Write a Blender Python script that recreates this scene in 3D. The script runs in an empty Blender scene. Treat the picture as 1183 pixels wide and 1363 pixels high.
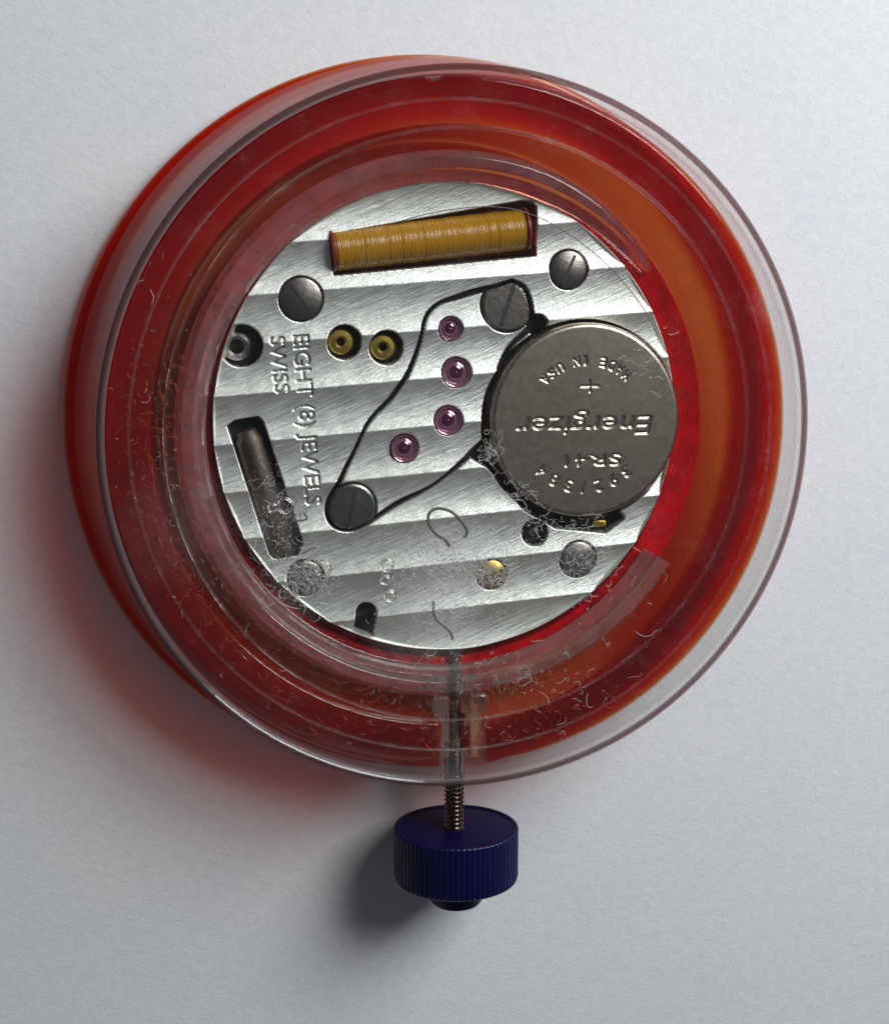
import bpy, bmesh, math, random
import numpy as np
from mathutils import Matrix, Vector, noise as mnoise

random.seed(11)
rng = np.random.default_rng(5)
S = 0.01                       # one photo pixel of length at the table = 0.01 unit
scn = bpy.context.scene
col = scn.collection

# ------------------------------------------------------------------ camera
D = 2000.0
F = np.array([0.198, -0.170, -1.0]); F /= np.linalg.norm(F)
R = np.cross(F, [0, 1.0, 0]); R /= np.linalg.norm(R)
U = np.cross(R, F)
CAM = np.array([12.08, -121.65, 0.0]) - D * F
cd = bpy.data.cameras.new('camera')
cam = bpy.data.objects.new('camera', cd); col.objects.link(cam)
cd.sensor_fit = 'VERTICAL'; cd.sensor_height = 24.0; cd.lens = 24.0 * D / 1363.0
cd.clip_start = 0.1; cd.clip_end = 500
cam.matrix_world = Matrix(((R[0], U[0], -F[0], CAM[0] * S), (R[1], U[1], -F[1], CAM[1] * S),
                           (R[2], U[2], -F[2], CAM[2] * S), (0, 0, 0, 1)))
cd.dof.use_dof = True
cd.dof.focus_distance = (D - 120) * S
cd.dof.aperture_fstop = 0.9
scn.camera = cam

# ------------------------------------------------------------------ light
w = bpy.data.worlds.new('World'); scn.world = w; w.use_nodes = True
bg = w.node_tree.nodes['Background']
bg.inputs[0].default_value = (0.86, 0.93, 1.0, 1); bg.inputs[1].default_value = 0.07
az, el = math.radians(45), math.radians(41)
ld = Vector((math.cos(az) * math.cos(el), math.sin(az) * math.cos(el), math.sin(el)))
la = bpy.data.lights.new('window_light', 'AREA'); la.shape = 'RECTANGLE'; la.size = 21; la.size_y = 21
la.energy = 19800; la.color = (0.94, 0.97, 1.0)
lo = bpy.data.objects.new('window_light', la); col.objects.link(lo)
lo.location = ld * 40
lo.rotation_euler = ld.to_track_quat('Z', 'Y').to_euler()
vs = scn.view_settings
vs.view_transform = 'Standard'; vs.look = 'None'; vs.exposure = 0.0; vs.gamma = 1.0
cy = scn.cycles
cy.max_bounces = 20; cy.transparent_max_bounces = 40; cy.transmission_bounces = 16
cy.glossy_bounces = 6; cy.diffuse_bounces = 5; cy.use_denoising = True
cy.sample_clamp_indirect = 8.0

# ------------------------------------------------------------------ helpers
def at(px, py, z):
    """table coordinates of what the photograph shows at a pixel, for a thing lying at height z"""
    d = F + (px - 591.5) / D * R - (py - 681.5) / D * U
    t = (z - CAM[2]) / d[2]
    p = CAM + d * t
    return p[0], p[1]

def tag(o, label=None, cat=None, group=None, kind=None):
    if label: o['label'] = label
    if cat: o['category'] = cat
    if group: o['group'] = group
    if kind: o['kind'] = kind
    return o

def empty(name, loc, label, cat, group=None):
    o = bpy.data.objects.new(name, None); col.objects.link(o)
    o.location = Vector(loc) * S; o.empty_display_size = 0.2
    return tag(o, label, cat, group)

def link(name, me, parent=None, mats=(), smooth=True, angle=None):
    for m in mats: me.materials.append(m)
    o = bpy.data.objects.new(name, me); col.objects.link(o)
    if parent is not None:
        o.parent = parent
        o.location = -world_loc(parent)
    if smooth:
        me.polygons.foreach_set('use_smooth', [True] * len(me.polygons))
        if angle is not None:
            try: me.set_sharp_from_angle(angle=math.radians(angle))
            except Exception: pass
    return o

def world_loc(o):
    v = Vector((0, 0, 0))
    while o is not None:
        v = v + o.location; o = o.parent
    return v

def mesh(name, V, Fc, parent=None, mats=(), smooth=True, angle=35, fix=True):
    me = bpy.data.meshes.new(name)
    me.from_pydata([(a * S, b * S, c * S) for a, b, c in V], [], Fc)
    if fix:
        bm = bmesh.new(); bm.from_mesh(me)
        bmesh.ops.remove_doubles(bm, verts=bm.verts, dist=1e-5)
        bmesh.ops.recalc_face_normals(bm, faces=bm.faces)
        bm.to_mesh(me); bm.free()
    me.update()
    return link(name, me, parent, mats, smooth, angle)

def fillet(pts, rad, n=4):
    """round the corners of a closed profile; rad is one radius or a list of them"""
    out = []
    N = len(pts)
    for i in range(N):
        p0, p1, p2 = (np.array(pts[(i + k) % N], float) for k in (-1, 0, 1))
        r = rad[i] if isinstance(rad, (list, tuple)) else rad
        a, b = p0 - p1, p2 - p1
        la_, lb = np.linalg.norm(a), np.linalg.norm(b)
        a /= la_; b /= lb
        d = min(r, la_ * .45, lb * .45)
        if d < 0.05:
            out.append(tuple(p1)); continue
        q0, q2 = p1 + a * d, p1 + b * d
        for k in range(n + 1):
            t = k / n
            out.append(tuple((1 - t) ** 2 * q0 + 2 * t * (1 - t) * p1 + t * t * q2))
    return out

def lathe(prof, c=(0, 0), seg=180, a0=None, a1=None, wob=0.0):
    """revolve a closed profile of (radius, z) about the vertical through c"""
    full = a0 is None
    V, Fc = [], []
    n = len(prof)
    m = seg if full else seg + 1
    for i in range(m):
        t = 2 * math.pi * i / seg if full else math.radians(a0 + (a1 - a0) * i / seg)
        ww = 1 + wob * mnoise.noise((math.cos(t) * 2, math.sin(t) * 2, 3.3)) if wob else 1
        for r, z in prof:
            V.append((c[0] + r * ww * math.cos(t), c[1] + r * ww * math.sin(t), z))
    for i in range(seg):
        j = (i + 1) % m
        for k in range(n):
            l = (k + 1) % n
            Fc.append((i * n + k, j * n + k, j * n + l, i * n + l))
    if not full:
        Fc.append(tuple(range(n))); Fc.append(tuple((m - 1) * n + k for k in reversed(range(n))))
    return V, Fc

def lathe_open(prof, c=(0, 0), seg=64):
    """revolve an open profile that starts and ends on the axis"""
    V, Fc = [], []
    n = len(prof)
    for i in range(seg):
        t = 2 * math.pi * i / seg
        for r, z in prof:
            V.append((c[0] + r * math.cos(t), c[1] + r * math.sin(t), z))
    for i in range(seg):
        j = (i + 1) % seg
        for k in range(n - 1):
            Fc.append((i * n + k, j * n + k, j * n + k + 1, i * n + k + 1))
    return V, Fc

def axis_map(V, p, d, up=(0, 0, 1)):
    """move lathe coordinates (x, y, z-along-axis) to an axis from p along d"""
    d = Vector(d).normalized(); u = Vector(up); x = u.cross(d).normalized(); y = d.cross(x)
    p = Vector(p)
    return [tuple(p + x * a + y * b + d * c) for a, b, c in V]

def tube(path, r, sides=5, taper=True):
    V, Fc = [], []
    P = [Vector(q) for q in path]
    n = len(P)
    for i, p in enumerate(P):
        d = (P[min(i + 1, n - 1)] - P[max(i - 1, 0)]).normalized()
        x = d.orthogonal() if abs(d.z) > .9 else Vector((0, 0, 1)).cross(d)
        x.normalize(); y = d.cross(x)
        rr = r * (0.45 if taper and i in (0, n - 1) else 1)
        for k in range(sides):
            t = 2 * math.pi * k / sides
            V.append(tuple(p + x * (rr * math.cos(t)) + y * (rr * math.sin(t))))
    for i in range(n - 1):
        for k in range(sides):
            l = (k + 1) % sides
            Fc.append((i * sides + k, i * sides + l, (i + 1) * sides + l, (i + 1) * sides + k))
    Fc.append(tuple(reversed(range(sides)))); Fc.append(tuple((n - 1) * sides + k for k in range(sides)))
    return V, Fc

def smooth_path(pts, n=4):
    P = [Vector(p) for p in pts]; out = []
    for i in range(len(P) - 1):
        p0, p1, p2, p3 = P[max(i - 1, 0)], P[i], P[i + 1], P[min(i + 2, len(P) - 1)]
        for k in range(n):
            t = k / n
            out.append(0.5 * ((2 * p1) + (p2 - p0) * t + (2 * p0 - 5 * p1 + 4 * p2 - p3) * t * t + (3 * p1 - p0 - 3 * p2 + p3) * t ** 3))
    out.append(P[-1])
    return out

# ------------------------------------------------------------------ materials
class NT:
    def __init__(s, name):
        s.m = bpy.data.materials.new(name); s.m.use_nodes = True
        s.t = s.m.node_tree; s.t.nodes.clear()
        s.out = s.t.nodes.new('ShaderNodeOutputMaterial')
    def n(s, typ, **kw):
        nd = s.t.nodes.new(typ)
        for k, v in kw.items():
            if k.startswith('i_'):
                key = k[2:].replace('_', ' ')
                nd.inputs[int(key) if key.isdigit() else key].default_value = v
            else: setattr(nd, k, v)
        return nd
    def l(s, a, b): s.t.links.new(a, b)
    def ramp(s, src, stops):
        r = s.n('ShaderNodeValToRGB'); e = r.color_ramp.elements
        while len(e) < len(stops): e.new(0.5)
        for k, (p, c) in enumerate(stops):
            e[k].position = p; e[k].color = (*c, 1) if not isinstance(c, (int, float)) else (c, c, c, 1)
        s.l(src, r.inputs[0]); return r.outputs[0]
    def noise(s, scale, detail=4, vec=None, rough=.55):
        nd = s.n('ShaderNodeTexNoise'); nd.inputs['Scale'].default_value = scale
        nd.inputs['Detail'].default_value = detail; nd.inputs['Roughness'].default_value = rough
        if vec is not None: s.l(vec, nd.inputs['Vector'])
        return nd.outputs['Fac']
    def obj(s): return s.n('ShaderNodeTexCoord').outputs['Object']
    def geo(s): return s.n('ShaderNodeNewGeometry').outputs['Position']
    def mapped(s, vec, scale=(1, 1, 1), rot=(0, 0, 0)):
        r = s.n('ShaderNodeMapping'); r.inputs['Rotation'].default_value = rot
        m = s.n('ShaderNodeMapping'); m.inputs['Scale'].default_value = scale
        s.l(vec, r.inputs[0]); s.l(r.outputs[0], m.inputs[0]); return m.outputs[0]
    def math(s, op, a, b=None):
        m = s.n('ShaderNodeMath', operation=op)
        for k, v in enumerate((a, b)):
            if v is None: continue
            if isinstance(v, (int, float)): m.inputs[k].default_value = v
            else: s.l(v, m.inputs[k])
        return m.outputs[0]
    def bump(s, h, strength=.3, dist=.01, normal=None):
        b = s.n('ShaderNodeBump'); b.inputs['Strength'].default_value = strength; b.inputs['Distance'].default_value = dist
        s.l(h, b.inputs['Height'])
        if normal is not None: s.l(normal, b.inputs['Normal'])
        return b.outputs[0]
    def schlick(s, f0=.04, normal=None, top=.9):
        lw = s.n('ShaderNodeLayerWeight'); lw.inputs[0].default_value = .5
        if normal is not None: s.l(normal, lw.inputs['Normal'])
        p = s.math('POWER', lw.outputs['Facing'], 5.0)
        return s.math('ADD', s.math('MULTIPLY', p, top - f0), f0)
    def mix(s, fac, a, b):
        m = s.n('ShaderNodeMixShader')
        if isinstance(fac, (int, float)): m.inputs[0].default_value = fac
        else: s.l(fac, m.inputs[0])
        s.l(a, m.inputs[1]); s.l(b, m.inputs[2]); return m.outputs[0]
    def done(s, sh, vol=None):
        s.l(sh, s.out.inputs['Surface'])
        if vol is not None: s.l(vol, s.out.inputs['Volume'])
        return s.m

def principled(name, base, rough=.5, metal=0.0, spec=.5, coat=0.0, bump=None):
    t = NT(name); p = t.n('ShaderNodeBsdfPrincipled')
    p.inputs['Base Color'].default_value = (*base, 1); p.inputs['Roughness'].default_value = rough
    p.inputs['Metallic'].default_value = metal; p.inputs['Specular IOR Level'].default_value = spec
    p.inputs['Coat Weight'].default_value = coat
    if bump:
        t.l(t.bump(t.noise(bump[0], 5, t.geo()), bump[1], .01), p.inputs['Normal'])
    return t.done(p.outputs[0])

def paper_mat():
    t = NT('white_paper'); g = t.geo()
    p = t.n('ShaderNodeBsdfPrincipled'); p.inputs['Roughness'].default_value = .85; p.inputs['Specular IOR Level'].default_value = .2
    big = t.noise(0.55, 3, g); mott = t.noise(7, 6, g, .65)
    c1 = t.ramp(mott, [(.3, (.69, .69, .70)), (.7, (.77, .77, .765))])
    mx = t.n('ShaderNodeMix', data_type='RGBA', blend_type='MULTIPLY'); mx.inputs[0].default_value = .5
    t.l(c1, mx.inputs[6]); t.l(t.ramp(big, [(.3, (.9, .92, .98)), (.7, (1, .985, .96))]), mx.inputs[7])
    spk = t.ramp(t.noise(21, 2, g), [(.275, (.5, .5, .51)), (.30, (1, 1, 1))])
    m2 = t.n('ShaderNodeMix', data_type='RGBA', blend_type='MULTIPLY'); m2.inputs[0].default_value = .5
    t.l(mx.outputs[2], m2.inputs[6]); t.l(spk, m2.inputs[7])
    t.l(m2.outputs[2], p.inputs['Base Color'])
    fib = t.noise(1, 5, t.mapped(g, (9, 26, 9), (0, 0, .35)), .7)
    h = t.math('ADD', t.math('MULTIPLY', t.noise(15, 7, g, .7), .7), t.math('MULTIPLY', fib, .5))
    t.l(t.bump(h, .42, .022), p.inputs['Normal'])
    return t.done(p.outputs[0])

def red_plastic(name, dens=17.0, colr=(.945, .54, .02), haze=.098, rough=.05):
    t = NT(name); g = t.geo()
    tr = t.n('ShaderNodeBsdfTransparent')
    df = t.n('ShaderNodeBsdfDiffuse'); df.inputs[0].default_value = (.72, .002, .008, 1)
    tl = t.n('ShaderNodeBsdfTranslucent'); tl.inputs[0].default_value = (.85, .003, .008, 1)
    gl = t.n('ShaderNodeBsdfGlossy'); gl.inputs['Roughness'].default_value = rough
    nb = t.bump(t.noise(6, 5, g), .12, .03)
    t.l(nb, gl.inputs['Normal'])
    h = t.math('MULTIPLY', t.ramp(t.noise(4, 6, g), [(.3, .6), (.75, 1.5)]), haze)
    body = t.mix(h, tr.outputs[0], t.mix(.22, df.outputs[0], tl.outputs[0]))
    va = t.n('ShaderNodeVolumeAbsorption'); va.inputs['Color'].default_value = (*colr, 1); va.inputs['Density'].default_value = dens
    return t.done(t.mix(t.schlick(.045), body, gl.outputs[0]), va.outputs[0])

def clear_plastic(name, haze=.03, tint=(.992, .99, .988), absorb=None, rough=.06, dirt=0.0, f0=.04, top=.9, patch=None):
    t = NT(name); g = t.geo()
    tr = t.n('ShaderNodeBsdfTransparent'); tr.inputs[0].default_value = (*tint, 1)
    df = t.n('ShaderNodeBsdfDiffuse'); df.inputs[0].default_value = (.72, .70, .69, 1)
    gl = t.n('ShaderNodeBsdfGlossy'); gl.inputs['Roughness'].default_value = rough
    t.l(t.bump(t.noise(5, 4, g), .1, .03), gl.inputs['Normal'])
    h = haze
    if dirt:
        n1 = t.ramp(t.noise(2.2, 8, g, .7), [(.52, 0), (.75, 1)])
        n2 = t.ramp(t.noise(22, 5, g, .7), [(.45, 0), (.68, 1)])
        sc = t.ramp(t.noise(1, 3, t.mapped(g, (3, 60, 3), (0, 0, .6)), .6), [(.70, 0), (.76, 1)])
        h = t.math('ADD', haze, t.math('MULTIPLY', t.math('ADD', t.math('MULTIPLY', n1, n2), t.math('MULTIPLY', sc, .15)), dirt))
    if patch:
        tot = None
        for px, py, rad, amt in patch:
            vm = t.n('ShaderNodeVectorMath', operation='DISTANCE'); t.l(g, vm.inputs[0])
            x, y = at(px, py, 203); vm.inputs[1].default_value = (x * S, y * S, 2.03)
            warp = t.math('ADD', vm.outputs['Value'], t.math('MULTIPLY', t.noise(5, 6, g, .7), rad * S * 1.1))
            f = t.math('MULTIPLY', t.ramp(t.math('DIVIDE', warp, rad * S * 2), [(.3, 1), (.8, 0)]), amt)
            tot = f if tot is None else t.math('ADD', tot, f)
        fuzz = t.ramp(t.noise(28, 8, g, .8), [(.42, .10), (.60, 1)])
        h = t.math('ADD', h, t.math('MULTIPLY', tot, fuzz))
    body = t.mix(h, tr.outputs[0], df.outputs[0])
    vol = None
    if absorb:
        va = t.n('ShaderNodeVolumeAbsorption'); va.inputs['Color'].default_value = (*absorb[1], 1); va.inputs['Density'].default_value = absorb[0]
        vol = va.outputs[0]
    return t.done(t.mix(t.schlick(f0, None, top), body, gl.outputs[0]), vol)

def glass_plastic(name, rough=.04, col_=(1, .985, .975)):
    t = NT(name); g = t.geo()
    gl = t.n('ShaderNodeBsdfGlass'); gl.inputs['IOR'].default_value = 1.47; gl.inputs['Roughness'].default_value = rough
    gl.inputs['Color'].default_value = (*col_, 1)
    gl.inputs['Roughness'].default_value = rough
    t.l(t.bump(t.noise(7, 4, g), .08, .03), gl.inputs['Normal'])
    df = t.n('ShaderNodeBsdfDiffuse'); df.inputs[0].default_value = (.72, .68, .66, 1)
    return t.done(t.mix(t.ramp(t.noise(3.5, 7, g, .7), [(.3, .02), (.75, .10)]), gl.outputs[0], df.outputs[0]))

def plate_mat():
    t = NT('brushed_nickel'); g = t.geo()
    p = t.n('ShaderNodeBsdfPrincipled'); p.inputs['Metallic'].default_value = 1.0
    p.inputs['Base Color'].default_value = (.84, .87, .81, 1)
    m = t.mapped(g, (5, 48, 5), (0, 0, math.radians(-29)))
    m2 = t.mapped(g, (2.2, 20, 3), (0, 0, math.radians(-24)))
    fine = t.noise(1, 4, m, .7); med = t.noise(1, 3, m2, .6); blot = t.noise(5, 5, g)
    t.l(t.ramp(t.math('ADD', t.math('MULTIPLY', med, .5), t.math('MULTIPLY', blot, .5)), [(.3, .38), (.7, .54)]), p.inputs['Roughness'])
    h = t.math('ADD', fine, t.math('MULTIPLY', med, .8))
    t.l(t.bump(h, .85, .012), p.inputs['Normal'])
    return t.done(p.outputs[0])

def metal(name, base, rough=.35, bumps=(14, .15), spot=None):
    t = NT(name); g = t.geo()
    p = t.n('ShaderNodeBsdfPrincipled'); p.inputs['Metallic'].default_value = 1.0
    c = t.ramp(t.noise(bumps[0], 6, g, .65), [(.3, tuple(.72 * b for b in base)), (.7, base)])
    t.l(c, p.inputs['Base Color']); p.inputs['Roughness'].default_value = rough
    t.l(t.bump(t.noise(bumps[0] * 2, 5, g), bumps[1], .01), p.inputs['Normal'])
    return t.done(p.outputs[0])

M_paper = paper_mat()
M_red = red_plastic('red_plastic')
M_redp = red_plastic('red_plastic_platform', haze=.66)
M_lid = clear_plastic('clear_lid_plastic', haze=.004, dirt=.05, f0=.016, patch=[(605, 755, 70, .36), (590, 820, 50, .22), (700, 800, 30, .06), (770, 750, 45, .08), (400, 775, 50, .13), (365, 690, 45, .12), (577, 93, 13, .55), (655, 600, 14, .12), (560, 850, 70, .10), (240, 700, 80, .05), (1035, 400, 40, .12)])
M_skirt = clear_plastic('clear_skirt_plastic', haze=.065, absorb=(.08, (.55, .42, .40)), dirt=.10, f0=.02, top=.30)
M_rim = clear_plastic('rim_refraction_tint', haze=.03, absorb=(26, (.40, .16, .16)), rough=.1, f0=.04, top=.3)  # brown tint stands in for the dark refracted line at the lid edge
M_ridge = clear_plastic('lid_ridge_plastic', haze=.012, rough=.10, dirt=.22)
M_ring = glass_plastic('clear_holder_plastic', .02)
M_plate = plate_mat()
M_stamp = metal('lettering_shade', (.42, .42, .39), .5)  # darker metal on letter floors, painted shade where the relief shows none
M_dark = principled('recess_shade', (.012, .011, .010), .6)  # near-black colour stands in for shade in cuts, gaps and screw slots
M_wine = principled('dark_red_recess', (.20, .010, .006), .35)
M_steel = metal('screw_steel', (.24, .22, .195), .36, (8, .35))
M_cell = metal('cell_steel', (.50, .445, .365), .33, (9, .10))
M_stem = metal('stem_steel', (.32, .30, .26), .18)
M_brass = metal('brass', (.62, .44, .10), .35)
M_coil = principled('yellow_coil_wire', (.40, .195, .005), .22, spec=.7)
M_can = metal('crystal_can', (.12, .10, .082), .55)
M_jewel = principled('ruby_cup', (.33, .15, .22), .16, metal=.6, spec=.8, coat=.5)
M_stone = principled('ruby_stone', (.055, .004, .022), .08, spec=.9, coat=.8)
M_blue = principled('dark_blue_plastic', (.002, .002, .046), .45, spec=.3, bump=(18, .12))
M_fib = principled('pale_lint', (.58, .57, .54), .8)
M_fibr = principled('red_lit_lint', (.40, .07, .025), .7)  # red light from the surrounding plastic is put into the fibre colour
M_fibb = principled('brown_lint_fibre', (.11, .09, .075), .8)
M_hair = principled('grey_hair', (.13, .125, .115), .4)

# ------------------------------------------------------------------ the surface
paper = mesh('paper_surface', [(-6000, -6000, 0), (6000, -6000, 0), (6000, 6000, 0), (-6000, 6000, 0)], [(0, 1, 2, 3)], None, [M_paper], False, None)
tag(paper, 'white slightly textured sheet of paper under the case', None, None, 'structure')

# ------------------------------------------------------------------ red base of the case
base = empty('case_base', (0, 0, 0.5), 'translucent red round base of the storage case, on the paper under the clear lid', 'case base')
pf = fillet([(0.01, 1), (358, 1), (358, 9), (0.01, 9)], [0, 2, 2, 0])
mesh('floor_plate', *lathe(pf), base, [M_red])
pf = fillet([(424, 1), (463, 1), (463, 20), (458, 25), (444, 25), (444, 11), (424, 11)], [1, 3, 3, 3, 2, 2, 1])
mesh('flange', *lathe(pf, (-11, 0), 200, -81, 261), base, [M_red])
# hollow wall: thin inner face, thick top bead, open at the notch for the stem
pw = fillet([(359, 2), (361.3, 2), (370.3, 132), (408, 62), (427, 62), (430, 13), (440, 13), (427, 138), (421, 144), (368, 144)], [1, 1, 3, 2, 2, 1, 1, 2, 2, 4])
mesh('wall', *lathe(pw, seg=200, a0=-84.5, a1=267.0), base, [M_red])
pp = fillet([(0.01, 32), (338, 32), (338, 78), (332, 83), (297, 83), (297, 58), (0.01, 58)], [0, 2, 2, 2, 1, 1, 0])
mesh('platform', *lathe(pp), base, [M_redp])
pl = fillet([(318, 9.6), (330, 9.6), (330, 31), (318, 31)], 1)
mesh('platform_foot', *lathe(pl), base, [M_red])

# ------------------------------------------------------------------ clear lid
lid = empty('clear_lid', (0, 0, 13), 'clear round plastic lid covering the watch movement, dusty and scratched', 'lid')
pt = fillet([(0.01, 193), (358, 193), (362, 190), (417, 190), (417, 203), (412, 203), (0.01, 203)], [0, 1, 1, 0, 2, 2, 0])
mesh('top_panel', *lathe(pt), lid, [M_lid])
ps = fillet([(451, 27), (461, 27), (430, 200), (426, 205.5), (420, 204), (420, 188)], [2, 2, 4, 3, 2, 3])
mesh('skirt', *lathe(ps, wob=.0015), lid, [M_skirt])
mesh('rim', *lathe([(426.3 + 4.2 * math.cos(k * math.pi / 5), 202.6 + 4.2 * math.sin(k * math.pi / 5)) for k in range(10)], (0, 0), 200, wob=.0015), lid, [M_rim])
for px, py, rr_, tr_, nm in ((380, 673, 8.5, 1.8, 'bubble'), (363, 676, 5, 1.5, 'bubble'), (430, 757, 8.5, 1.8, 'bubble'), (515, 752, 7, 1.8, 'bubble'), (513, 772, 5, 1.6, 'bubble'), (519, 793, 6, 2.0, 'bubble')):
    c = at(px, py, 203)
    pg = [(rr_ + tr_ * math.cos(k * math.pi / 4), 203.6 + tr_ * math.sin(k * math.pi / 4)) for k in range(8)]
    mesh(nm, *lathe(pg, c, 28, wob=.05), lid, [M_ring])
for r_, c_, w_ in ((354, (1, 6), 2.2), (389, (-4, 3), 2.0)):
    pg = [(r_ - w_, 193.2), (r_ - w_ * .4, 189.0), (r_ + w_ * .4, 189.0), (r_ + w_, 193.2)]
    mesh('moulded_ridge', *lathe(pg, c_, 200, wob=.001), lid, [M_ridge])

# ------------------------------------------------------------------ clear holder ring
a_top = math.degrees(math.atan2(at(866, 362, 112)[1], at(866, 362, 112)[0]))
a_bot = math.degrees(math.atan2(at(845, 722, 112)[1], at(845, 722, 112)[0]))
hold = empty('holder_ring', (0, 0, 84), 'clear plastic open ring holding the movement, gap beside the battery', 'holder ring')
pr = fillet([(302, 101.5), (304, 96), (312, 86), (340, 86), (341, 112), (333, 126), (320, 126), (315, 119), (308, 112)], [1.5, 2, 2, 2, 4, 3, 3, 3, 2])
V, Fc = [], []
n = len(pr); seg = 150
for i in range(seg + 1):
    t = i / seg
    a = math.radians(a_top + (360 + a_bot - a_top) * t)
    k = min(1.0, (t * seg / 16) ** .6) if t * seg < 16 else 1.0     # the upper end tapers to a horn
    for r, z in pr:
        rr = 318 + (r - 318) * (.25 + .75 * k) + (1 - k) * 4
        V.append((rr * math.cos(a), rr * math.sin(a), 86 + (z - 86) * (.35 + .65 * k)))
for i in range(seg):
    for k in range(n):
        l = (k + 1) % n
        Fc.append((i * n + k, (i + 1) * n + k, (i + 1) * n + l, i * n + l))
Fc.append(tuple(range(n))); Fc.append(tuple(seg * n + k for k in reversed(range(n))))
mesh('ring', V, Fc, hold, [M_ring])

def box(x0, x1, y0, y1, z0, z1, b=2):
    P = [(x0 + b, y0), (x1 - b, y0), (x1, y0 + b), (x1, y1 - b), (x1 - b, y1), (x0 + b, y1), (x0, y1 - b), (x0, y0 + b)]
    V = [(x, y, z0) for x, y in P] + [(x, y, z1 - b) for x, y in P]
    cx_, cy_ = (x0 + x1) / 2, (y0 + y1) / 2
    V += [(x - b * np.sign(x - cx_), y - b * np.sign(y - cy_), z1) for x, y in P]
    Fc = [tuple(range(8)), tuple(16 + k for k in range(8))]
    for o_ in (0, 8):
        for k in range(8):
            l = (k + 1) % 8
            Fc.append((o_ + k, o_ + l, o_ + 8 + l, o_ + 8 + k))
    return V, Fc
SX = 8.0   # the stem lies along the y axis at this x
for x0, x1 in ((SX - 34, SX - 13), (SX + 14, SX + 36)):
    mesh('stem_guide', *box(x0, x1, -424, -341, 40, 118), hold, [M_ring], True, 30)

# ------------------------------------------------------------------ watch movement
ZP = 100.0
PR = 294.0
PC = (0.0, 10.0)
mov = empty('watch_movement', (PC[0], PC[1], 84), 'round striped silver quartz watch movement with ruby jewels under the lid', 'watch movement')
step = 1.0
nx = int(2 * PR / step) + 5
gx = PC[0] - PR - 2 + step * np.arange(nx); gy = PC[1] - PR - 2 + step * np.arange(nx)
X, Y = np.meshgrid(gx, gy)                      # row = y
def atz(p): return np.array(at(p[0], p[1], ZP))
def scale_at(p):                                # table length of one photo pixel there
    a, b = atz((p[0] - 5, p[1])), atz((p[0] + 5, p[1]))
    return np.linalg.norm(b - a) / 10
def seg_dist(P, Q):
    d = Q - P; t = np.clip(((X - P[0]) * d[0] + (Y - P[1]) * d[1]) / (d @ d), 0, 1)
    return np.hypot(X - P[0] - t * d[0], Y - P[1] - t * d[1])
def poly_inside(P):
    ins = np.zeros(X.shape, bool); n = len(P)
    for i in range(n):
        (x0, y0), (x1, y1) = P[i], P[(i + 1) % n]
        c = (y0 > Y) != (y1 > Y)
        if y0 != y1: ins ^= c & (X < (x1 - x0) * (Y - y0) / (y1 - y0) + x0)
    return ins
def poly_sdf(P):
    d = np.full(X.shape, 1e9)
    for i in range(len(P)): d = np.minimum(d, seg_dist(np.array(P[i]), np.array(P[(i + 1) % len(P)])))
    return np.where(poly_inside(P), -d, d)
def sstep(d, w=1.2): return np.clip(.5 - d / (2 * w), 0, 1)      # 1 inside
# stripes: shallow troughs
s0, s1 = atz((400, 520)), atz((670, 496))
sd = (s1 - s0) / np.linalg.norm(s1 - s0); sn = np.array([-sd[1], sd[0]])
rows = [((400, 388), (660, 368)), ((400, 453), (660, 431)), ((400, 520), (660, 496)), ((400, 582), (660, 559)), ((400, 645), (660, 621)), ((420, 706), (660, 684))]
offs = [((atz(a) @ sn) + (atz(b) @ sn)) / 2 for a, b in rows]
per = abs(np.polyfit(np.arange(len(offs)), offs, 1)[0]); ph = np.polyfit(np.arange(len(offs)), offs, 1)[1]
Uc = ((X * sn[0] + Y * sn[1]) - ph) / per
Uc = Uc + .006 * np.sin(X * .021 + 3 * np.floor(Uc)) + .0025 * np.sin(X * .23 + Y * .05)
fr = Uc - np.floor(Uc)
A_ST = 5.4 * (1 + .14 * np.sin(np.floor(Uc) * 2.4 + 1))
Z = ZP - A_ST + 4 * A_ST * (fr - .5) ** 2
# a slight waviness so that no two stripes shade alike
wv = sum(np.sin(X * a + Y * b + c) * d for a, b, c, d in ((.011, .019, 1, .35), (.023, -.012, 2, .22), (-.007, .031, 4, .18)))
Z = Z + wv
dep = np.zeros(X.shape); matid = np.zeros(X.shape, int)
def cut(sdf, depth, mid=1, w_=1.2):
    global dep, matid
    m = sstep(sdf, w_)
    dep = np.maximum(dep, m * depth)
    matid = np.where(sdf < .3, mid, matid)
# bridge outline (a black gap round it)
BR = [(681, 375), (657, 383), (633, 388), (606, 396.5), (587, 403), (573, 414), (565.5, 427.6), (562, 444), (557, 465.5), (546, 492.5), (532.5, 514), (519, 533),
      (503, 549), (489, 565.6), (481, 582), (473, 601), (462, 622), (451, 644), (440.6, 663), (436.5, 682), (443, 698), (459.5, 706), (478, 703), (500, 690),
      (530, 671), (573, 649.5), (600, 628), (627, 606), (651.5, 590), (653, 560), (655, 530), (663, 495), (680, 462), (704, 437), (706, 409), (697.5, 384)]
BRw = [atz(p) for p in BR]
sm = smooth_path([(a[0], a[1], 0) for a in BRw + [BRw[0]]], 3)
BRw = [np.array((v.x, v.y)) for v in sm[:-1]]
sdb = poly_sdf(BRw)
wgap = 2.1 + 1.1 * np.clip((X - atz((560, 0))[0]) / 100, -.6, 1) * (Y > atz((0, 500))[1]) + .5 * np.sin(X * .07)
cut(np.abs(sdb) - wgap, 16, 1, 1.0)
bridge_in = sdb < 0
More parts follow.
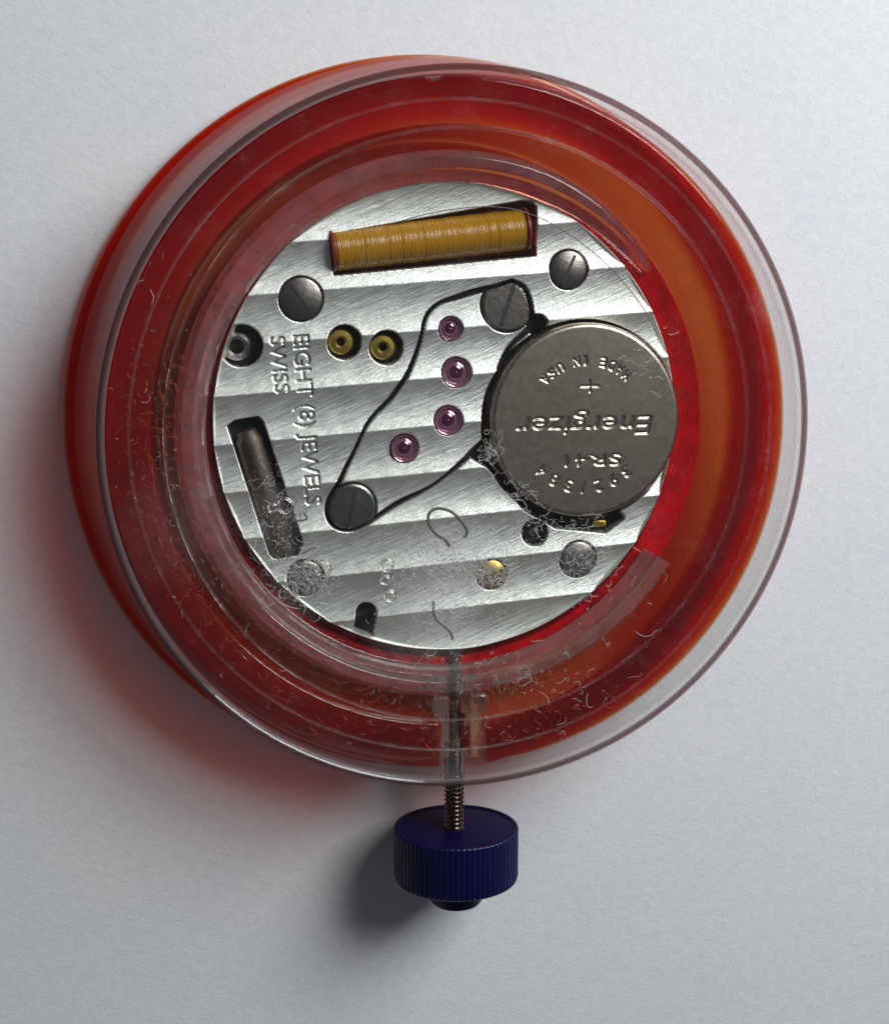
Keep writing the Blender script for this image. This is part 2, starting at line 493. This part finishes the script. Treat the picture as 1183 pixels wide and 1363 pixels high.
# battery well
BC = np.array((173.0, 8.5)); BRAD = 123.5
cut(np.hypot(X - BC[0], Y - BC[1]) - (BRAD + 4.5 + 6 * np.clip(np.cos(np.arctan2(Y - BC[1], X - BC[0]) - 3.9), -.3, 1)), 30, 1)
tri = [atz(p) for p in ((622, 606), (657, 574), (668, 640), (650, 622))]
cut(poly_sdf(tri), 24, 1, 2)
tri = [atz(p) for p in ((690, 662), (700, 676), (742, 700), (806, 706), (828, 690), (800, 660), (740, 650))]
cut(poly_sdf(tri) - 3, 24, 1, 2)
for q, r in (((716, 433), 13),):
    c = atz(q); cut(np.hypot(X - c[0], Y - c[1]) - r, 24, 1)
# holes
HOLES = []
def hole(px, py, r, depth=9, mid=1):
    c = atz((px, py)); cut(np.hypot(X - c[0], Y - c[1]) - r, depth, mid); return c
scr = [(401, 398, 27), (757, 359, 24.5), (770, 745, 24), (407, 770, 23)]
scr_c = [hole(a, b, r * .95 + 1.2, 7) for a, b, r in scr]
br_c = hole(655, 765, 20, 10)
pin_c = hole(713, 710, 16.5, 22)
half_c = hole(322, 461, 25, 24)
term = [(459, 456), (515, 463)]
term_c = [hole(a, b, 20.5, 26) for a, b in term]
jew = [(600, 438, 15.5), (608, 496, 19.5), (597, 560, 19), (539, 597, 18.5)]
jew_c = [hole(a, b, r * .95, 10) for a, b, r in jew]
# the two bridge screws sit in counterbores cut by the bridge edge
bs = [(676, 406, 36), (469, 676, 33)]
bs_c = [atz((a, b)) for a, b, r in bs]
for (a, b, r), c in zip(bs, bs_c):
    cut(np.maximum(np.hypot(X - c[0], Y - c[1]) - r * .95, sdb), 7.5, 1)
# coil window, crystal slot, bottom slot
cw = [atz(p) for p in ((440, 313), (694, 268), (708, 268), (714, 276), (714, 340), (446, 366))]
sdc = poly_sdf(cw); cut(sdc, 34, 2)
cs = [atz(p) for p in ((304, 568), (314, 561), (344, 556), (350, 562), (403, 724), (396, 740), (366, 744), (360, 738))]
sds = poly_sdf(cs); cut(sds, 34, 1)
cut(seg_dist(atz((488, 817)), atz((481, 872))) - 12.5, 22, 1)
# stamped lettering
def text_tris(s, size, spacing=1.0, off=-.006):
    cu = bpy.data.curves.new('t', 'FONT'); cu.body = s; cu.size = size; cu.space_character = spacing; cu.resolution_u = 3; cu.offset = off
    o = bpy.data.objects.new('t', cu); col.objects.link(o)
    dg = bpy.context.evaluated_depsgraph_get(); me = bpy.data.meshes.new_from_object(o.evaluated_get(dg))
    me.calc_loop_triangles()
    V = np.array([v.co[:2] for v in me.vertices]).reshape(-1, 2); T = [tuple(t.vertices) for t in me.loop_triangles]
    bpy.data.objects.remove(o); bpy.data.curves.remove(cu); bpy.data.meshes.remove(me)
    return V, T
def raster(mask, x0, y0, st, V, T, sub=3):
    """coverage of triangles on a grid, with sub x sub samples per cell"""
    h, w_ = mask.shape
    for a, b, c in T:
        P = V[[a, b, c]]
        i0 = max(int((P[:, 0].min() - x0) / st - 1), 0); i1 = min(int((P[:, 0].max() - x0) / st + 2), w_ - 1)
        j0 = max(int((P[:, 1].min() - y0) / st - 1), 0); j1 = min(int((P[:, 1].max() - y0) / st + 2), h - 1)
        if i1 <= i0 or j1 <= j0: continue
        acc = np.zeros((j1 - j0 + 1, i1 - i0 + 1))
        for u in range(sub):
            for v in range(sub):
                xs = x0 + st * (np.arange(i0, i1 + 1) + (u + .5) / sub - .5); ys = y0 + st * (np.arange(j0, j1 + 1) + (v + .5) / sub - .5)
                gx_, gy_ = np.meshgrid(xs, ys)
                e = [(P[(k + 1) % 3][0] - P[k][0]) * (gy_ - P[k][1]) - (P[(k + 1) % 3][1] - P[k][1]) * (gx_ - P[k][0]) for k in range(3)]
                acc += ((e[0] >= 0) & (e[1] >= 0) & (e[2] >= 0)) | ((e[0] <= 0) & (e[1] <= 0) & (e[2] <= 0))
        mask[j0:j1 + 1, i0:i1 + 1] = np.minimum(1, mask[j0:j1 + 1, i0:i1 + 1] + acc / sub ** 2)
def place_text(mask, x0, y0, st, s, p, q, height, italic=0.0, off=-.006):
    """text from p to q on a grid mask"""
    V, T = text_tris(s, 1.0, 1.0, off)
    w_ = V[:, 0].max() - V[:, 0].min(); hh = 0.70
    p, q = np.array(p), np.array(q)
    L = np.linalg.norm(q - p); d = (q - p) / L; u = np.array([-d[1], d[0]])
    xx = (V[:, 0] - V[:, 0].min()) / w_ * L; yy = V[:, 1] / hh * height
    xx = xx + italic * yy
    raster(mask, x0, y0, st, p + xx[:, None] * d + yy[:, None] * u, T)
eng = np.zeros(X.shape)
place_text(eng, gx[0], gy[0], step, 'EIGHT (8) JEWELS', atz((390, 447)), atz((408, 674)), 19.5, 0, .004)
place_text(eng, gx[0], gy[0], step, 'SWISS', atz((359, 449)), atz((366, 524)), 18, 0, .004)
matid = np.where((eng > .45) & (dep < .5), 3, matid)
Z = Z - dep - eng * 2.2 * (dep < .5)

def heightfield(name, X, Y, Z, keep, mats, mid, clamp, parent):
    """grid faces where keep is set; vertices outside the clamp circle are pulled in to it"""
    c, rad = clamp
    dx, dy = X - c[0], Y - c[1]; rr = np.hypot(dx, dy)
    k = np.where(rr > rad, rad / np.maximum(rr, 1e-6), 1)
    Xc, Yc = c[0] + dx * k, c[1] + dy * k
    h, w_ = X.shape
    idx = np.arange(h * w_).reshape(h, w_)
    inside = rr < rad
    fk = keep[:-1, :-1] & (inside[:-1, :-1] | inside[1:, :-1] | inside[:-1, 1:] | inside[1:, 1:])
    q = np.stack([idx[:-1, :-1], idx[:-1, 1:], idx[1:, 1:], idx[1:, :-1]], -1)[fk]
    fm = mid[:-1, :-1][fk]
    used = np.unique(q); remap = np.full(h * w_, -1); remap[used] = np.arange(len(used))
    co = np.stack([Xc.ravel()[used], Yc.ravel()[used], Z.ravel()[used]], -1) * S
    q = remap[q].astype(np.int32)
    me = bpy.data.meshes.new(name)
    me.vertices.add(len(co)); me.vertices.foreach_set('co', co.ravel().astype(np.float32))
    me.loops.add(q.size); me.loops.foreach_set('vertex_index', q.ravel())
    me.polygons.add(len(q)); me.polygons.foreach_set('loop_start', np.arange(0, q.size, 4, dtype=np.int32))
    me.polygons.foreach_set('material_index', fm.astype(np.int32))
    me.update(calc_edges=True); me.validate()
    return link(name, me, parent, mats, True, None)

RR = np.hypot(X - PC[0], Y - PC[1])
heightfield('main_plate', X, Y, Z, ~bridge_in, [M_plate, M_dark, M_wine, M_stamp], matid, (PC, PR), mov)
heightfield('bridge', X, Y, Z + .6, bridge_in, [M_plate, M_dark, M_wine, M_stamp], matid, (PC, PR), mov)
pe = fillet([(288, 84.5), (PR, 84.5), (PR + .2, 98), (PR - 1, 99), (288, 90)], .5)
mesh('plate_edge', *lathe(pe, PC), mov, [M_plate])

def screw(name, c, r, z, slot_a, parent, clip=None, mat=None):
    """flat screw head with a slot"""
    prof = [(0.01, z), (r * .86, z - .3), (r, z - 2), (r, z - 9)]
    if clip is None:
        V, Fc = lathe_open(prof, c, 40)
        o = mesh(name, V, Fc, parent, [mat or M_steel])
    else:
        V, Fc = [], []
        for k in range(96):
            t = 2 * math.pi * k / 96
            dx, dy = math.cos(t), math.sin(t)
            rr_ = r
            lim = clip(c, dx, dy, r)
            rr_ = min(r, lim)
            for f, zz in ((.001, z), (max(rr_ - 3, 1) / rr_, z - .3), (1, z - 2.2), (1, z - 9)):
                V.append((c[0] + dx * rr_ * f, c[1] + dy * rr_ * f, zz))
        for k in range(96):
            l = (k + 1) % 96
            for i in range(3): Fc.append((k * 4 + i, l * 4 + i, l * 4 + i + 1, k * 4 + i + 1))
        o = mesh(name, V, Fc, parent, [mat or M_steel], True, 25)
    ca, sa = math.cos(slot_a), math.sin(slot_a)
    L, W = r * .84, max(1.4, r * .065)
    q = [(c[0] + ca * a * L - sa * b * W, c[1] + sa * a * L + ca * b * W) for a, b in ((-1, -1), (1, -1), (1, 1), (-1, 1))]
    sv = [(x, y, z + .35) for x, y in q] + [(x, y, z - 1) for x, y in q]
    me_o = mesh('slot', sv, [(0, 1, 2, 3), (7, 6, 5, 4), (0, 4, 5, 1), (1, 5, 6, 2), (2, 6, 7, 3), (3, 7, 4, 0)], o, [M_dark], False, None)  # dark bar on the head, painted as the shade of a cut slot
    me_o.location = (0, 0, 0)
    return o
for (a, b, r), c, sa in zip(scr, scr_c, (2.2, 1.15, .6, 1.3)):
    screw('screw', c, r * .95, ZP - .5, sa, mov)
def bclip(c, dx, dy, r):
    lim = r
    for s_ in np.linspace(1, r, 40):
        x, y = c[0] + dx * s_, c[1] + dy * s_
        i = int(round((x - gx[0]) / step)); j = int(round((y - gy[0]) / step))
        if sdb[j, i] > -2.0: return max(s_, 1.5)
    return lim
for (a, b, r), c, sa in zip(bs, bs_c, (1.25, 1.35)):
    screw('bridge_screw', c, r * .95 - 1.5, ZP - 1.2, sa, mov, bclip)
screw('brass_screw', br_c, 18, ZP - 1, .4, mov, None, M_brass)
for c in term_c:
    c2 = (c[0] - 3.5, c[1] + .5)
    V, Fc = lathe([(5, ZP - 20), (16, ZP - 20), (16, ZP - 10), (14, ZP - 7), (8, ZP - 6.5), (5.2, ZP - 9)], c2, 40)
    mesh('brass_bush', V, Fc, mov, [M_brass])
for (a, b, r), c in zip(jew, jew_c):
    r = r * .93
    V, Fc = lathe_open([(0.01, ZP - 7), (r * .16, ZP - 7), (r * .2, ZP - 4.4), (r * .55, ZP - 3.4), (r * .72, ZP - 5), (r * .9, ZP - 1.2), (r, ZP - .4), (r, ZP - 9)], c, 36)
    jo = mesh('jewel', V, Fc, mov, [M_jewel])
    V, Fc = lathe_open([(0.01, ZP - 2.2), (r * .25, ZP - 2.5), (r * .48, ZP - 3.6), (r * .56, ZP - 5)], (c[0] - .6, c[1] + .8), 28)
    st_ = mesh('jewel_stone', V, Fc, jo, [M_stone]); st_.location = (0, 0, 0)
    V, Fc = lathe_open([(0.01, ZP - 1.6), (1.3, ZP - 1.9), (1.8, ZP - 5.5), (2.0, ZP - 3.9), (2.0, ZP - 8)], c, 14)
    mesh('pivot', V, Fc, mov, [M_steel])
V, Fc = lathe_open([(0.01, ZP - 2), (5, ZP - 3), (7, ZP - 7), (7.5, ZP - 20)], (pin_c[0] - .5, pin_c[1] + 1.5), 24)
mesh('pin', V, Fc, mov, [M_steel])
V, Fc = lathe([(9, ZP - 22), (17, ZP - 22), (17, ZP - 14), (13, ZP - 11), (9, ZP - 14)], (half_c[0] - 5, half_c[1] - 1), 40)
mesh('bushing', V, Fc, mov, [M_steel])

# coil of yellow wire in its window
ca_, cb_ = np.array((*at(445, 333, 92), 84.0)), np.array((*at(699, 305, 92), 84.0))
L = np.linalg.norm(cb_ - ca_)
prof = [(0.01, 0)]
nw = 104
jit = [random.gauss(0, .22) + .4 * math.sin(q * .13) * math.sin(q * .41) for q in range(104)]
for k in range(nw):
    for f, rr_ in ((0, 24.6), (.25, 25.1), (.5, 25.3), (.75, 25.1)):
        prof.append((rr_ - (1.2 if k in (0, nw - 1) else 0) + jit[k], (k + f) / nw * L))
prof.append((0.01, L))
V, Fc = lathe_open(prof, (0, 0), 36)
coil = mesh('coil', axis_map(V, ca_, cb_ - ca_), Fc, mov, [M_coil], True, 80)
for sgn, e in ((1, cb_), (-1, ca_)):
    dd = (cb_ - ca_) / L
    V, Fc = lathe_open([(0.01, 0), (27, 0), (27, 3.5), (0.01, 3.5)], (0, 0), 24)
    fl = mesh('coil_flange', axis_map(V, e + dd * (.3 if sgn > 0 else -3.8), dd), Fc, mov, [M_wine], True, 30)
# quartz crystal can
qa, qb = np.array((*at(328, 572, 95), 84.0)), np.array((*at(379, 742, 95), 84.0))
L = np.linalg.norm(qb - qa)
V, Fc = lathe_open([(0.01, 0), (10, .5), (13, 3), (14, 8), (16.5, 12), (17.5, 16), (17.5, L - 8), (15, L - 2), (0.01, L)], (0, 0), 32)
can = mesh('quartz_crystal', axis_map(V, qa, qb - qa), Fc, mov, [M_can], True, 50)
# small brass contact by the cell
c = at(797, 697, 98)
mesh('contact_tab', *box(c[0] - 9, c[0] + 9, c[1] - 4, c[1] + 4, 88, 99, 1.5), mov, [M_brass], True, 30)

# ------------------------------------------------------------------ button cell
cell = empty('button_cell', (BC[0], BC[1], 70), 'round steel button cell battery with stamped lettering, at the edge of the movement', 'battery')
ZB = 113.0
pb = [(BRAD - 7, ZB - .2), (BRAD - 3, ZB - 1.2), (BRAD - .8, ZB - 3.5), (BRAD, ZB - 7), (BRAD, 74), (BRAD - 4, 71), (BRAD - 20, 71), (BRAD - 20, ZB - 6)]
mesh('cell_can', *lathe(pb, BC, 128), cell, [M_cell], True, 50)
bst = .8
nb = int(2 * BRAD / bst) + 3
bx = BC[0] - BRAD + bst * np.arange(nb); by = BC[1] - BRAD + bst * np.arange(nb)
BX, BY = np.meshgrid(bx, by)
bm_ = np.zeros(BX.shape)
def bt(p): return np.array(at(p[0], p[1], ZB))
place_text(bm_, bx[0], by[0], bst, 'Energizer', bt((868, 553)), bt((690, 556)), 24, .22)
place_text(bm_, bx[0], by[0], bst, 'SR41', bt((826, 604)), bt((752, 606)), 15)
c0 = bt((785, 514))
for dx, dy in ((11, 0), (0, 7)):
    q = np.array([c0 + [-dx - 1, -dy - 1], c0 + [dx + 1, -dy - 1], c0 + [dx + 1, dy + 1], c0 + [-dx - 1, dy + 1]])
    raster(bm_, bx[0], by[0], bst, q, [(0, 1, 2), (0, 2, 3)])
def arc_text(s, r, mid_deg, span, height, outward):
    """letters one by one along a circle round the cell's centre, tops outward or inward"""
    n_ = len(s)
    for k, ch in enumerate(s):
        if ch == ' ': continue
        t = (k / (n_ - 1) - .5) * span
        a = math.radians(mid_deg - t if outward else mid_deg + t)
        rad = np.array([math.cos(a), math.sin(a)]); tan = np.array([rad[1], -rad[0]]) * (1 if outward else -1)
        b0 = BC + rad * (r if outward else r + height)
        w_ = height * (.34 if ch in 'I/' else .66)
        place_text(bm_, bx[0], by[0], bst, ch, b0 - tan * w_ / 2, b0 + tan * w_ / 2, height)
arc_text('392/384', 78, 268, 82, 15, True)
arc_text('MADE IN USA', 70, 92, 88, 12, False)
bz = ZB - .2 + .5 * np.sin((BX - BC[0]) * .013 + 1) * np.cos((BY - BC[1]) * .011)
# soften the stamped letters a little
k3 = bm_.copy()
for ax in (0, 1):
    k3 = (np.roll(k3, 1, ax) + 2 * k3 + np.roll(k3, -1, ax)) / 4
bz = bz - k3 * 1.9
heightfield('cell_face', BX, BY, bz, np.ones(BX.shape, bool), [M_cell], np.zeros(BX.shape, int), (BC, BRAD - 6.5), cell)

# ------------------------------------------------------------------ stem and blue knob
SZ = 85.0
stem = empty('setting_stem', (SX, -560, 2), 'thin dark steel stem with a knurled dark blue knob, sticking out below the case', 'stem with knob')
AX = (0, -1, 0)
prof = [(0.01, 0), (8, 0), (8, 40), (11.5, 42), (11.5, 58), (9, 60), (9, 82), (14.5, 85), (14.5, 92), (13, 95), (13, 116), (16, 119), (16, 127), (12.5, 130), (12.5, 165), (10.5, 167), (10.5, 190), (0.01, 190)]
V, Fc = lathe_open(prof, (0, 0), 32)
mesh('shaft', axis_map(V, (SX, -290, SZ), AX), Fc, stem, [M_stem], True, 30)
# thread: a helix of ridges
V, Fc = [], []
turns, sg = 14, 24
y0, y1 = -452, -536
for i in range(turns * sg + 1):
    t = i / sg; a = 2 * math.pi * t
    y = y0 + (y1 - y0) * t / turns; hw = (y1 - y0) / turns / 2
    for f, rr_ in ((-1, 9.6), (0, 13.2), (1, 9.6)):
        V.append((SX + rr_ * math.cos(a), y + hw * f, SZ + rr_ * math.sin(a)))
for i in range(turns * sg):
    for k in range(2):
        Fc.append((i * 3 + k, i * 3 + 3 + k, i * 3 + 4 + k, i * 3 + 1 + k))
mesh('thread', V, Fc, stem, [M_stem], True, 40)
KR = 82.0
KY0 = at(610, 1132, SZ + KR)[1]; KY1 = at(612, 1203, SZ + KR)[1]
NT_ = 72
def kn(rad_, y, dent):
    out = []
    for k in range(NT_ * 4):
        t = 2 * math.pi * k / (NT_ * 4)
        d_ = (0, .0, dent, dent)[k % 4]
        out.append((SX + 3 + (rad_ - d_) * math.cos(t), y, SZ + (rad_ - d_) * math.sin(t)))
    return out
rings = [kn(.01, KY0 - 2.5, 0), kn(16, KY0 - 2.5, 0), kn(KR - 8, KY0 - 2, 0), kn(KR - 5, KY0, .0), kn(KR - 1.2, KY0, .8), kn(KR, KY0 - 1.5, .9), kn(KR, KY1 + 7, .9), kn(KR - 1.5, KY1 + 2, 1.5), kn(KR - 5, KY1, 0), kn(36, KY1, 0), kn(36, KY1, 0)]
V = [v for r_ in rings for v in r_]; m_ = NT_ * 4; Fc = []
for i in range(len(rings) - 1):
    for k in range(m_):
        l = (k + 1) % m_
        Fc.append((i * m_ + k, i * m_ + l, (i + 1) * m_ + l, (i + 1) * m_ + k))
mesh('knob', V, Fc, stem, [M_blue], True, 22)
V, Fc = lathe_open([(34, 0), (34, 30), (31, 34), (0.01, 35)], (0, 0), 48)
mesh('knob_hub', axis_map(V, (SX + 3, KY1 + .5, SZ), AX), Fc, stem, [M_blue], True, 40)

# ------------------------------------------------------------------ hairs and lint
ZL = 204.2
def hair(name, pts, r, z, label, mat):
    P = smooth_path([(*at(x, y, z), z + (dz[0] if dz else 0)) for x, y, *dz in pts], 5)
    o = mesh(name, *tube(P, r, 6), None, [mat])
    return tag(o, label, 'hair')
hair('curled_hair', [(598.7, 727.5), (593, 719), (580, 710), (571, 697), (571, 684), (581, 677), (596, 679), (607, 686), (617, 697), (622, 709), (617, 715)], 1.9, ZL,
     'grey hair curled into a hook on the lid', M_hair)
hair('long_hair', [(520, 298), (560, 287), (600, 279), (645, 275), (690, 280), (740, 301), (800, 345), (850, 402), (876, 450)], .55, ZL,
     'long thin arched hair on the lid, crossing the yellow coil', M_hair)
hair('wavy_hair', [(577, 800), (577, 812), (581, 824), (593, 835), (601, 844), (602, 852)], 1.4, ZL,
     'short wavy hair on the lid near the lower edge of the movement', M_hair)
hair('bent_hair', [(391, 694), (408, 691), (404, 682)], 1.1, ZL, 'short bent dark hair above the lower left screw', M_hair)
hair('straight_hair', [(402, 738), (410, 733), (421, 728)], .9, ZL, 'short straight grey hair beside the lower left screw', M_hair)
hair('stray_hair', [(655, 897), (661, 912), (667, 926)], .7, ZL, 'tiny straight dark hair on the lid, right of the stem', M_hair)

def lint(name, n_, place, z, mat, label, len_=(8, 22), rad_=(.35, .7), curl=1.3):
    VV, FF = [], []
    for _ in range(n_):
        px, py = place()
        x, y = at(px, py, z)
        a = random.uniform(0, 2 * math.pi); L_ = min(len_[0] * .6 + random.expovariate(1 / (.35 * (len_[1] - len_[0]) + 1)), len_[1] * 2.4); bend = random.gauss(0, curl)
        P = [Vector((x, y, z + random.uniform(0, 1.5)))]
        m = 7
        for k in range(m):
            a += bend / m + random.gauss(0, .45)
            P.append(P[-1] + Vector((math.cos(a), math.sin(a), random.gauss(0, .12))) * (L_ / m))
        V, Fc = tube(P, random.uniform(*rad_), 3)
        o_ = len(VV); VV += V; FF += [tuple(i + o_ for i in f) for f in Fc]
    o = mesh(name, VV, FF, None, [mat], True, None, False)
    return tag(o, label, 'lint', None, 'stuff')
def blob(specs):
    ws = [s_[-1] for s_ in specs]
    def f():
        s_ = random.choices(specs, ws)[0]
        return random.gauss(s_[0], s_[2]), random.gauss(s_[1], s_[3])
    return f
def arcband(a0, a1, r0, r1):
    def f():
        a = math.radians(random.uniform(a0, a1)); r = random.uniform(r0, r1)
        return 596 + r * math.cos(a), 560 - r * math.sin(a)
    return f
lint('pale_lint', 1500, blob([(600, 745, 46, 20, 3.4), (590, 800, 34, 34, 1.3), (655, 767, 20, 20, .8), (772, 748, 24, 22, 1.3), (407, 770, 20, 15, 2.2), (652, 604, 7, 12, .35),
      (690, 660, 12, 12, .35), (855, 470, 18, 26, .2), (372, 680, 16, 40, 1), (690, 900, 50, 18, .45), (800, 830, 40, 30, .12), (745, 700, 30, 6, .25)]), ZL, M_fib, 'pale fluff and lint strewn on the lid over the movement', (7, 24), (.18, .34), 2.6)
lint('brown_lint', 330, blob([(372, 700, 16, 30, 2), (345, 640, 12, 25, 1), (407, 770, 18, 12, 1)]), ZL, M_fibb, 'brownish fluff over the dark crystal slot', (5, 14), (.2, .4), 2.2)
lint('red_lit_lint', 620, arcband(165, 300, 350, 440), 146, M_fibr, 'lint with red light put into its colour, lying round the red wall inside the case', (5, 18), (.22, .42))
lint('case_lint', 130, arcband(150, 320, 360, 455), ZL, M_fib, 'pale dust fibres along the lower left of the lid', (3, 11), (.14, .24))
